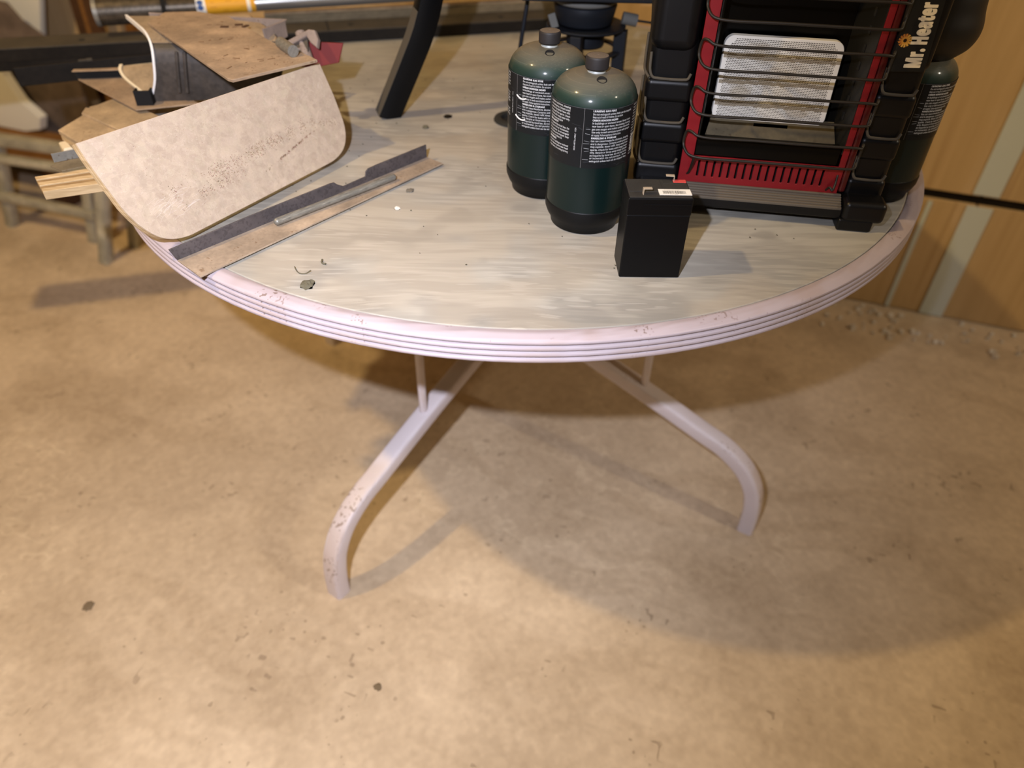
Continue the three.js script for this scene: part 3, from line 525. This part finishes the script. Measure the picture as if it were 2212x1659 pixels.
// ------------------------------------------------------------------ long steel beams and pole across the back of the table
const beamZ = x => -1.588 - 0.29 * (x + 0.369), beamTurn = Math.atan(0.29), REST = TABLE_Y + 0.0018;
{
  const L = 1.52, cx = -0.63; // from x about -1.37 to 0.12
  const t = thing('steel_beam', 'long dark steel channel lying across the back of the table', 'steel beam', [cx, REST, beamZ(cx)], beamTurn);
  part('web', box(L, 0.021, 0.07, 0.001, 0, 0.0107, -0.037), M.steelDark, t);
  part('lower_web', box(0.72, 0.019, 0.05, 0.001, -0.395, -0.008, -0.028), M.steelDark, t);
  part('top_flange', [box(L, 0.0028, 0.072, 0.0008, 0, 0.0226, -0.037)], M.steelDust, t);
  for (const [x, z] of [[-0.21, -0.03], [0.3, -0.035], [0.62, -0.03]]) part('bolt_hole', rod([x, 0.0232, z], [x, 0.0243, z], 0.006, 18), M.dark, t);
  part('seam', box(0.003, 0.0006, 0.072, 0.0002, 0.253, 0.0242, -0.037), M.dark, t);
  const c2 = -0.2, z2 = beamZ(c2) - 0.083;
  const b = thing('steel_rail', 'second dusty steel rail lying behind the long dark channel', 'steel rail', [c2, REST, z2], beamTurn);
  part('web', box(0.68, 0.037, 0.036, 0.0015, 0, 0.019, -0.0185), M.railDust, b);
  part('lip', box(0.68, 0.004, 0.012, 0.001, 0, 0.0385, -0.012), M.plank, b);
}
{
  const t = thing('steel_angle', 'short dark steel bar jutting out over the left edge of the table', 'steel bar', [-0.64, REST, -1.3945], Math.atan(0.456));
  part('bar', [box(0.5, 0.031, 0.004, 0.001, 0, 0.0158, 0), box(0.5, 0.004, 0.03, 0.001, 0, 0.0022, -0.016)], M.steelDark, t);
  part('weld_bead', [box(0.016, 0.003, 0.004, 0.0012, -0.14, 0.0325, 0), box(0.01, 0.005, 0.004, 0.0012, -0.13, 0.0325, 0)], M.steelDust, t);
}
{
  const dir = V(1, 0, -0.344).normalize(), base = V(-0.513, 0.7785, -1.613), at = d => { const p = base.clone().addScaledVector(dir, d); return [p.x, p.y, p.z]; };
  const t = thing('metal_pole', 'silver telescoping pole with yellow sticker and thick dark end', 'pole');
  part('inner_tube', rod(at(-0.14), at(0.72), 0.0158, 32), M.pole, t);
  part('outer_tube', rod(at(-0.2), at(-0.133), 0.0178, 32), M.poleDark, t);
  part('thick_end', rod(at(-0.312), at(-0.19), 0.0245, 36), M.poleDark, t);
  part('end_rim', rod(at(-0.317), at(-0.309), 0.0255, 36), M.zinc, t);
  part('lock_collar', rod(at(-0.196), at(-0.188), 0.026, 36), M.dark, t);
  const a = at(-0.135), b = at(-0.022), g = new THREE.CylinderGeometry(0.0161, 0.0161, V(...a).distanceTo(V(...b)), 40, 1, true);
  { const uv = g.attributes.uv; for (let i = 0; i < uv.count; i++) { const u = uv.getX(i), v = uv.getY(i); uv.setXY(i, v, u * 2); } M.poleLabel.map.wrapT = THREE.RepeatWrapping; }
  g.applyQuaternion(new THREE.Quaternion().setFromUnitVectors(V(0, 1, 0), dir)); g.translate((a[0] + b[0]) / 2, a[1], (a[2] + b[2]) / 2);
  part('yellow_sticker', g, M.poleLabel, t);
}

// ------------------------------------------------------------------ the angle iron with the round rod on it
{
  const a = [-0.3915, -0.7325], b = [-0.133, -1.034], dx = b[0] - a[0], dz = b[1] - a[1], L = Math.hypot(dx, dz), e = [dx / L, dz / L];
  const t = thing('angle_iron', 'notched steel angle strip lying across the left edge of the tabletop', 'angle iron', [a[0], TABLE_Y + 0.0038, a[1]], Math.atan2(-dz, dx));
  // local x along the strip, z towards the viewer
  const wall = new THREE.Shape(); const nx = 0.2355;
  [[-0.006, 0.0165], [0.0, 0.0], [L - 0.001, 0.0], [L - 0.001, 0.0195], [nx + 0.067, 0.019], [nx + 0.052, 0.0183], [nx + 0.0475, 0.0155], [nx + 0.046, 0.0088], [nx + 0.008, 0.0078], [nx + 0.004, 0.0102], [nx - 0.002, 0.0138], [nx - 0.006, 0.0178], [nx - 0.012, 0.0186], [0.1, 0.0183]].forEach((p, i) => i ? wall.lineTo(...p) : wall.moveTo(...p)); wall.closePath();
  part('upright_flange', slab(wall, 0.002, [0, 0, 0.001], [1, 0, 0], [0, 1, 0], 0.0003), M.angle, t);
  part('flat_flange', slab([[0.0, 0.0], [-0.001, -0.0515], [L + 0.0005, -0.0325], [L, 0.0]], 0.002, [0, 0.0005, 0], [1, 0, 0], [0, 0, -1], 0.0003), M.angleDust, t);
  const r = thing('steel_rod', 'round grey steel rod lying along the notched angle strip', 'steel rod');
  const p0 = V(-0.2988, TABLE_Y + 0.0094, -0.8175), p1 = V(-0.1695, TABLE_Y + 0.0094, -0.9545);
  const d = p1.clone().sub(p0), gl = d.length(), rg = new THREE.CapsuleGeometry(0.0048, gl - 0.006, 6, 16).applyQuaternion(new THREE.Quaternion().setFromUnitVectors(V(0, 1, 0), d.normalize())).translate((p0.x + p1.x) / 2, p0.y, (p0.z + p1.z) / 2);
  part('shaft', rg, M.zinc, r);
}

// ------------------------------------------------------------------ the heap of scrap on the left
const BT = [-0.469, 0.844, -0.75], BU = [0.512, -0.028, -0.859], BV = [-0.339, 0.912, -0.232], BN = V(0.789, 0.41, 0.457).normalize();
{
  const t = thing('plywood_board', 'large dusty plywood board with rounded lower corners tilted against the heap', 'board');
  const s = new THREE.Shape(); s.moveTo(0, 0); s.lineTo(0.001, -0.018); s.lineTo(0.0045, -0.045); s.lineTo(0.009, -0.075); s.quadraticCurveTo(0.016, -0.106, 0.033, -0.121); s.quadraticCurveTo(0.046, -0.1315, 0.07, -0.1325); s.lineTo(0.31, -0.1255);
  s.quadraticCurveTo(0.343, -0.1245, 0.357, -0.108); s.quadraticCurveTo(0.368, -0.095, 0.369, -0.075); s.lineTo(0.3705, -0.045); s.lineTo(0.369, 0); s.closePath();
  const g = slab(s, 0.0022, BT, BU, BV, 0.0004);
  { const p = g.attributes.position, uv = g.attributes.uv, o = V(...BT), U = V(...BU).normalize(), W = BN.clone().cross(U); for (let i = 0; i < p.count; i++) { const q = V().fromBufferAttribute(p, i).sub(o); uv.setXY(i, q.dot(U) / 0.371, 1 + q.dot(W) / 0.1335); } }
  part('face_veneer', g, M.board, t);
  const back = V(...BT).addScaledVector(BN, -0.0022);
  part('core_ply', boxUV(slab(s, 0.005, back.toArray(), BU, BV, 0.0003)), M.ply, t);
  part('back_ply', boxUV(slab(s, 0.005, back.clone().addScaledVector(BN, -0.005).toArray(), BU, BV, 0.0003)), M.ply, t);
}
{ // end of a plywood strip, its plies showing
  const t = thing('plywood_strip', 'narrow plywood offcut with striped edge poking out left of the board', 'wood offcut');
  const q = [[-0.644, -0.913], [-0.612, -0.871], [-0.515, -0.913], [-0.538, -0.966]];
  for (let i = 0; i < 5; i++) {
    const a0 = i / 5, a1 = (i + 0.97) / 5, L = (p, r, k) => [p[0] + (r[0] - p[0]) * k, p[1] + (r[1] - p[1]) * k], j = (i % 2) * 0.0016;
    part('ply', boxUV(plate([L(q[0], q[1], a0), L(q[0], q[1], a1), L(q[3], q[2], a1), L(q[3], q[2], a0)], TABLE_Y + 0.0165 - j, 0.012 - j, 0.0006)), i % 2 ? M.plyDark : M.ply, t);
  }
}
{
  const t = thing('wooden_plank', 'tan plank with a raised ridge under the scrap heap', 'plank');
  const pl = [[-0.682, -1.059], [-0.672, -1.122], [-0.65, -1.186], [-0.52, -1.09], [-0.55, -1.0], [-0.632, -1.011]];
  part('plank_body', boxUV(plate([[-0.682, -1.059], [-0.672, -1.122], [-0.5, -0.995], [-0.53, -0.93]], TABLE_Y + 0.0215, 0.0075, 0.001)), M.plank, t);
  part('under_layer', boxUV(plate([[-0.68, -1.058], [-0.671, -1.12], [-0.5, -0.997], [-0.531, -0.932]], TABLE_Y + 0.0138, 0.0075, 0.0006)), M.ply, t);
  part('ridge', boxUV(plate([[-0.673, -1.118], [-0.677, -1.139], [-0.664, -1.152], [-0.648, -1.186], [-0.48, -1.06], [-0.5, -0.99]], TABLE_Y + 0.0255, 0.006, 0.0012)), M.plank, t);
  part('nail_hole', rod([-0.672, TABLE_Y + 0.0253, -1.14], [-0.672, TABLE_Y + 0.0258, -1.14], 0.0022, 12), M.dark, t);
  part('plastic_clip', [boxUV(plate([[-0.684, -1.052], [-0.674, -1.06], [-0.655, -1.035], [-0.664, -1.026]], TABLE_Y + 0.006, 0.018, 0.002))], M.cream, t);
}
{
  const t = thing('metal_strip', 'thin grey metal channel end sticking out under the plank', 'metal strip');
  const g = plate([[-0.634, -0.938], [-0.63, -0.95], [-0.53, -1.02], [-0.52, -0.99], [-0.612, -0.925]], TABLE_Y + 0.0205, 0.0018, 0.0003);
  part('base', boxUV(g), M.railDust, t);
  part('upright', boxUV(slab([[0, 0], [0.13, 0], [0.13, 0.0125], [0, 0.0125]], 0.0015, [-0.6335, TABLE_Y + 0.0205, -0.9485], [0.83, 0, -0.56], [0, 1, 0], 0.0003)), M.zinc, t);
}
{
  const t = thing('sheet_metal_tray', 'shallow tan sheet metal tray with black inner lip over the plank', 'tray');
  part('bottom', boxUV(plate([[-0.735, -1.246], [-0.64, -1.268], [-0.5, -1.15], [-0.586, -1.117]], TABLE_Y + 0.0325, 0.002, 0.0004)), M.dustTan, t);
  part('back_wall', boxUV(slab([[0, 0], [0.14, 0], [0.14, 0.0155], [0, 0.0155]], 0.0025, [-0.736, TABLE_Y + 0.031, -1.2455], [0.98, 0, -0.2], [0, 1, 0], 0.0005)), M.dark, t);
  part('back_lip', boxUV(plate([[-0.737, -1.2465], [-0.6, -1.274], [-0.6, -1.262], [-0.735, -1.236]], TABLE_Y + 0.0482, 0.0016, 0.0004)), M.dustTan, t);
}
{
  const t = thing('square_tube_offcut', 'short black square tube end standing on the tan tray', 'metal offcut', [-0.579, TABLE_Y + 0.0325, -1.1405], 0.15);
  part('tube', [box(0.025, 0.0225, 0.003, 0.0008, 0, 0.0113, 0.006), box(0.003, 0.0225, 0.015, 0.0008, -0.011, 0.0113, -0.001), box(0.003, 0.0225, 0.015, 0.0008, 0.011, 0.0113, -0.001)], M.blackMatt, t);
}
function ribbon(line, thick, vec, extra = 0) {   // a bent sheet: an open 3-d profile line, thickened level, carried along vec
  const n = line.length, d = V(...vec), pos = [], idx = [], off = [];
  line.forEach((p, i) => { const a = V(...line[Math.max(0, i - 1)]), b = V(...line[Math.min(n - 1, i + 1)]), t = b.sub(a).normalize(); off.push(t.cross(d.clone().normalize()).normalize().multiplyScalar(thick)); });
  const loop = line.map((p, i) => V(...p)).concat(line.map((p, i) => V(...p).add(off[i])).reverse());
  for (const k of [0, 1]) loop.forEach(p => pos.push(p.x + d.x * k, p.y + d.y * k, p.z + d.z * k));
  const m = loop.length;
  for (let k = 0; k < m; k++) { const a = k, b = (k + 1) % m; idx.push(a, b, a + m, b, b + m, a + m); }
  for (let k = 0; k < n - 1; k++) { const a = k, b = k + 1, c = m - 1 - k, e = m - 2 - k; idx.push(a, c, b, b, c, e, a + m, b + m, c + m, b + m, e + m, c + m); }
  const g = new THREE.BufferGeometry(); g.setAttribute('position', new THREE.Float32BufferAttribute(pos, 3)); g.setIndex(idx);
  return boxUV(toCreasedNormals(g, 0.5));
}
{
  const t = thing('bent_panel', 'bent sheet panel with a white cut edge and dusty top in the scrap heap', 'panel');
  const prof = smooth([[-0.622, 0.8365, -1.25], [-0.592, 0.833, -1.215], [-0.566, 0.829, -1.183], [-0.5525, 0.818, -1.162], [-0.553, 0.8, -1.156], [-0.559, 0.775, -1.155], [-0.5745, 0.7435, -1.155]], 22);
  part('sheet', ribbon(prof, 0.0035, [0.185, -0.002, -0.03]), M.darkPanel, t);
  part('white_edge', ribbon(prof.map(p => [p[0] - 0.0035, p[1], p[2] + 0.0005]), 0.0065, [0.0034, 0, -0.0005]), M.white, t);
  part('dusty_top', ribbon(prof.slice(0, 11).map(p => [p[0] + 0.001, p[1] + 0.0034, p[2] + 0.0018]), 0.0012, [0.182, -0.002, -0.03]), M.dustPale, t);
  for (const x of [0.026, 0.038]) part('rib', box(0.005, 0.062, 0.004, 0.0015, -0.5425 + x - 0.006, 0.787, -1.1535, [0, 0.16, -0.18]), M.darkPanel, t);
  part('back_flange', boxUV(slab([[0, 0], [0.235, 0.004], [0.222, -0.016], [0, -0.012]], 0.003, [-0.6, 0.8395, -1.276], [0.98, 0, 0.15], [0, 1, 0], 0.0006)), M.clamp, t);
  part('end_return', boxUV(slab([[0, 0], [0.055, 0], [0.05, -0.03], [0, -0.024]], 0.003, [-0.372, 0.843, -1.24], [-0.38, 0, 0.92], [0, 1, 0], 0.0006)), M.clamp, t);
}
{
  const t = thing('dusty_sheet', 'flat brown dust covered sheet lying on top of the heap', 'sheet');
  const g = boxUV(plate([[-0.571, -1.203], [-0.567, -1.262], [-0.518, -1.272], [-0.458, -1.245], [-0.358, -1.12], [-0.29, -1.06], [-0.277, -1.045], [-0.366, -0.957], [-0.374, -0.962]], 0.8445, 0.004, 0.0006));
  part('sheet', g, M.dustTan, t);
  for (const [x, z, a] of [[-0.43, -1.2, 0.3], [-0.418, -1.193, 1.2], [-0.448, -1.187, 0.1]]) part('flake', box(0.012, 0.0016, 0.006, 0.0006, 0, 0, 0, [0, a, 0]).translate(x, 0.8452, z), M.plankDark, t);
  for (let i = 0; i < 20; i++) { const k = rr(0.06, 0.94), m = rr(0.08, 0.92), x = (1 - m) * (-0.56 + 0.18 * k) + m * (-0.47 + 0.18 * k), z = (1 - m) * (-1.2 + 0.225 * k) + m * (-1.25 + 0.185 * k); part('sliver', box(rr(0.003, 0.011), 0.0009, rr(0.0009, 0.0022), 0.0003, 0, 0, 0, [0, rr(-0.6, 1.4), 0]).translate(x, 0.8448, z), M.sliver, t); }
}
{
  const t = thing('metal_pin', 'short shiny round metal pin lying on the dusty sheet', 'pin');
  part('shaft', new THREE.CylinderGeometry(0.0078, 0.0078, 0.046, 28).applyQuaternion(new THREE.Quaternion().setFromUnitVectors(V(0, 1, 0), V(0.58, 0, 0.815).normalize())).translate(-0.3235, 0.8524, -1.0715), M.zinc, t);
}
{
  const t = thing('plastic_bracket', 'dusty ribbed plastic bracket with a red plate at the heap end', 'bracket');
  part('frame', [boxUV(slab([[0, 0], [0.052, 0.03], [0.062, 0.03], [0.07, 0.018], [0.07, 0.006], [0.058, 0.012], [0.05, 0.02], [0.01, -0.004]], 0.008, [-0.368, 0.8255, -1.165], [0.94, 0, 0.34], [0, 0.86, -0.5], 0.0012)),
    rod([-0.332, 0.842, -1.178], [-0.318, 0.812, -1.15], 0.0075, 16), box(0.034, 0.004, 0.006, 0.001, -0.335, 0.8235, -1.158, [0, 0.2, 0.2])], M.clamp, t);
  part('web', boxUV(slab([[0.014, -0.002], [0.05, 0.019], [0.056, -0.006], [0.03, -0.014]], 0.003, [-0.368, 0.8255, -1.171], [0.94, 0, 0.34], [0, 0.86, -0.5], 0.0005)), M.darkPanel, t);
  part('red_plate', boxUV(slab([[-0.012, -0.03], [-0.004, -0.008], [0.012, 0.006], [0.0665, 0.006], [0.058, -0.0215], [0.02, -0.03]], 0.003, [-0.333, 0.8255, -1.172], [1, 0, 0.08], [0, 0.97, -0.24], 0.0006)), M.redCard, t);
}
{
  const t = thing('curved_scrap', 'small curved scrap sheet with a cream edge standing in the tray', 'scrap sheet');
  const prof = smooth([[-0.645, 0.768, -1.232], [-0.644, 0.7645, -1.222], [-0.634, 0.757, -1.208], [-0.602, 0.7435, -1.185]], 12);
  part('sheet', ribbon(prof, 0.0025, [0.075, 0.002, -0.02]), M.plank, t);
  part('cream_edge', ribbon(prof.map(p => [p[0] - 0.004, p[1] + 0.001, p[2] + 0.001]), 0.0045, [0.0045, 0, -0.001]), M.cream, t);
  part('grey_lip', boxUV(slab([[0, 0], [0.082, 0.006], [0.082, -0.008], [0, -0.004]], 0.002, [-0.644, 0.769, -1.236], [0.98, 0, -0.18], [0, 1, 0], 0.0005)), M.zinc, t);
}

// ------------------------------------------------------------------ small bits on the tabletop
{
  const Y = TABLE_Y;
  tag(part('wire_twig', tube([[-0.2545, Y + 0.0025, -0.727], [-0.252, Y + 0.001, -0.7225], [-0.246, Y + 0.001, -0.7155], [-0.239, Y + 0.001, -0.7155], [-0.2345, Y + 0.002, -0.7205]], 0.0006, 24, 6), M.chip, scene), 'thin bent twig lying near the front left of the tabletop', 'twig');
  tag(part('curled_chip', tube([[-0.2265, Y + 0.0015, -0.7455], [-0.2262, Y + 0.0012, -0.741], [-0.2245, Y + 0.001, -0.738], [-0.2205, Y + 0.0008, -0.737]], 0.0011, 16, 6), M.chip, scene), 'small curled grey chip beside the thin twig', 'chip');
  const blob = (r, h, s0) => { const g = new THREE.IcosahedronGeometry(r, 3), p = g.attributes.position; for (let i = 0; i < p.count; i++) { const v = V().fromBufferAttribute(p, i), k = 0.7 + 0.6 * noise(v.x / r * 3 + 9, v.y / r * 3 + v.z / r * 2.3 + 9, 64, 64, s0); p.setXYZ(i, v.x * k, Math.max(0, v.y * k * h), v.z * k); } const q = mergeVertices(g.deleteAttribute('uv').deleteAttribute('normal') || g); return q; };
  const mk = (r, h, s0) => { const g = new THREE.IcosahedronGeometry(r, 3); const p = g.attributes.position; for (let i = 0; i < p.count; i++) { const v = V().fromBufferAttribute(p, i), k = 0.65 + 0.7 * noise(v.x / r * 3 + 9, v.y / r * 3 + v.z / r * 2.3 + 9, 64, 64, s0); p.setXYZ(i, v.x * k, Math.max(0, v.y * k * h), v.z * k); } g.computeVertexNormals(); return boxUV(g); };
  tag(part('moss_clump', mk(0.0085, 0.45, 5).translate(-0.2325, Y, -0.6925), M.chip, scene), 'grey green crumbly clump near the front rim of the tabletop', 'clump');
  tag(part('white_crumb', mk(0.0036, 0.8, 6).translate(-0.1565, Y, -0.879), M.chipPale, scene), 'white crumb on the tabletop right of the steel rod', 'crumb');
  tag(part('dark_crumb', mk(0.0045, 0.7, 7).translate(-0.148, Y, -1.156), M.chip, scene), 'dark crumb on the tabletop just below the foot of the bent bar', 'crumb');
  tag(part('bark_flake', mk(0.0065, 0.3, 8).translate(-0.116, Y, -1.205), M.steelDark, scene), 'flat dark flake in the shadow right of the bent bar', 'flake');
  tag(part('grey_flake', mk(0.0055, 0.2, 9).translate(-0.146, Y, -0.933), M.zinc, scene), 'flat grey flake beside the right end of the angle strip', 'flake');
  const grit = []; for (let i = 0; i < 170; i++) { const a = rr(0, 6.28), r = 0.55 * Math.sqrt(rnd()), x = TC[0] + r * Math.cos(a), z = TC[2] + r * Math.sin(a); grit.push(box(rr(0.0006, 0.0022), 0.0008, rr(0.0006, 0.0018), 0, x, Y + 0.0004, z, [0, rr(0, 3), 0])); }
  const gm = tag(part('grit', grit, M.chip, scene), 'fine dark grit scattered over the tabletop', 'grit'); gm.userData.kind = 'stuff';
  const fl = []; for (let i = 0; i < 90; i++) { const p = roomPt(rr(-0.3, 0.55), 0.004, Math.abs(rr(-0.03, 0.14)) + 0.02), s = rr(0.004, 0.016); fl.push(box(s, s * 0.6, s * 0.8, 0, 0, 0, 0, [rr(0, 3), rr(0, 3), 0]).translate(...p)); }
  const fm = tag(part('plaster_crumbs', fl, M.chipPale, scene), 'pale crumbs of plaster along the foot of the plywood wall', 'debris'); fm.userData.kind = 'stuff';
  const sp = []; for (const [x, z, s] of [[-0.71, -0.62, 0.012], [-0.735, -0.615, 0.01], [-0.16, -0.58, 0.008], [-0.36, -0.86, 0.006], [0.9, -0.47, 0.006]]) sp.push([x, z, s]);
  tag(part('dirt_lump', mk(0.0095, 0.3, 12).translate(-0.745, 0, -0.722), M.dirt, scene), 'dark lump of dirt on the concrete floor left of the table', 'dirt lump');
  tag(part('floor_pebble', mk(0.0062, 0.4, 13).translate(-0.208, 0, -0.586), M.dirt, scene), 'small dark pebble on the concrete in front of the left table leg', 'pebble');
}

// ------------------------------------------------------------------ things behind the table on the left
{
  const t = thing('sawhorse', 'low pale painted sawhorse frame standing left behind the table', 'sawhorse');
  const W = M.sawhorse, bar = (a, b, w = 0.026, h = 0.03) => sweep([a, b], roundRect(w, h, 0.004), Math.abs(b[1] - a[1]) > 0.15 ? [1, 0, 0.3] : [0, 1, 0]);
  part('leg', bar([-1.60, 0, -2.075], [-1.515, 0.30, -2.06], 0.032, 0.03), W, t);
  part('leg', bar([-1.30, 0, -1.99], [-1.228, 0.30, -1.985], 0.032, 0.03), W, t);
  part('leg', bar([-1.212, 0, -1.867], [-1.15, 0.30, -1.92], 0.032, 0.03), W, t);
  part('leg', bar([-1.165, 0, -1.965], [-1.11, 0.30, -2.01], 0.032, 0.03), W, t);
  part('top_rail', bar([-1.72, 0.300, -2.09], [-1.10, 0.300, -1.935], 0.03, 0.034), W, t);
  part('lower_rail', bar([-1.72, 0.245, -2.08], [-1.12, 0.245, -1.93], 0.022, 0.026), W, t);
  part('rung', bar([-1.64, 0.115, -2.07], [-1.25, 0.1, -1.965], 0.026, 0.026), W, t);
}
const lean = (pts, th, s, n, tilt) => { const g = slab(pts, th, [0, 0, 0], [1, 0, 0], [0, 1, 0], 0.001); g.rotateX(-tilt); g.rotateY(ROOM); return boxUV(g).translate(...roomPt(s, 0, n)); };
{
  // local x runs right from the given s, so a point at s has x = s0 - s
  const X = s => 3.2 - s;
  const w = thing('foam_board', 'white sheet panel leaning against the wall at far left', 'panel');
  part('sheet', lean([[X(3.6), 0.0], [X(3.15), 0.0], [X(3.05), 0.35], [X(2.9), 0.70], [X(2.86), 1.0], [X(3.6), 1.0]].map(p => [p[0] - 0.01, p[1]]), 0.02, 3.2, 0.13, 0.02), M.offWhite, w);
  const b = thing('brown_board', 'brown fibreboard sheet with a ragged top leaning left of the table', 'board');
  part('sheet', lean([[X(3.45), 0.02], [X(2.86), 0.0], [X(2.83), 0.44], [X(2.93), 0.50], [X(2.985), 0.53], [X(3.02), 0.575], [X(3.07), 0.58], [X(3.4), 0.57]], 0.012, 3.2, 0.2, 0.01), M.brownBoard, b);
  const c = thing('torn_foam', 'torn pale foam sheet in front of the brown board at far left', 'foam sheet');
  part('sheet', lean([[X(3.6), 0.24], [X(2.985), 0.23], [X(2.92), 0.245], [X(2.9), 0.285], [X(2.955), 0.33], [X(2.985), 0.40], [X(2.99), 0.47], [X(3.02), 0.50], [X(3.6), 0.50]].map(p => [p[0] - 0.07, p[1] - 0.24]), 0.03, 3.2, 0.27, 0.02).translate(0, 0.2165, 0), M.offWhite, c);
  const d = thing('shelf_board', 'rough brown board laid level under the torn foam sheet', 'board', roomPt(3.3, 0, 0.31), ROOM);
  part('board', box(0.95, 0.03, 0.14, 0.003, 0, 0.19, 0), M.plankTan, d);
  for (const x of [-0.4, 0.38]) part('support', box(0.05, 0.175, 0.1, 0.003, x, 0.0875, 0), M.plankDark, d);
  let s = 2.9; const kinds = [[0.045, 0, 0.9], [0.035, 1, 1.0], [0.04, 0, 0.95], [0.03, 1, 0.9]];
  const names = ['dark brown board leaning on the wall nearest the white panel', 'tan board leaning on the wall next but one to the white panel', 'dark brown board leaning on the wall between the two tan boards', 'narrow tan board leaning on the wall nearest the thick pole end'];
  kinds.forEach(([w2, k, h], i) => {
    const o = thing('leaning_board', names[i], 'board', [0, 0, 0], 0, 'boards leaning on the wall behind the table');
    part('board', lean([[-w2 / 2, 0], [w2 / 2, 0], [w2 / 2, h], [-w2 / 2, h]], 0.022, s - w2 / 2, 0.1 + (i % 3) * 0.035, 0.05 + 0.01 * (i % 2)), k ? M.plankTan : M.plankDark, o); s -= w2 + 0.022;
  });
}

renderer.render(scene, camera);
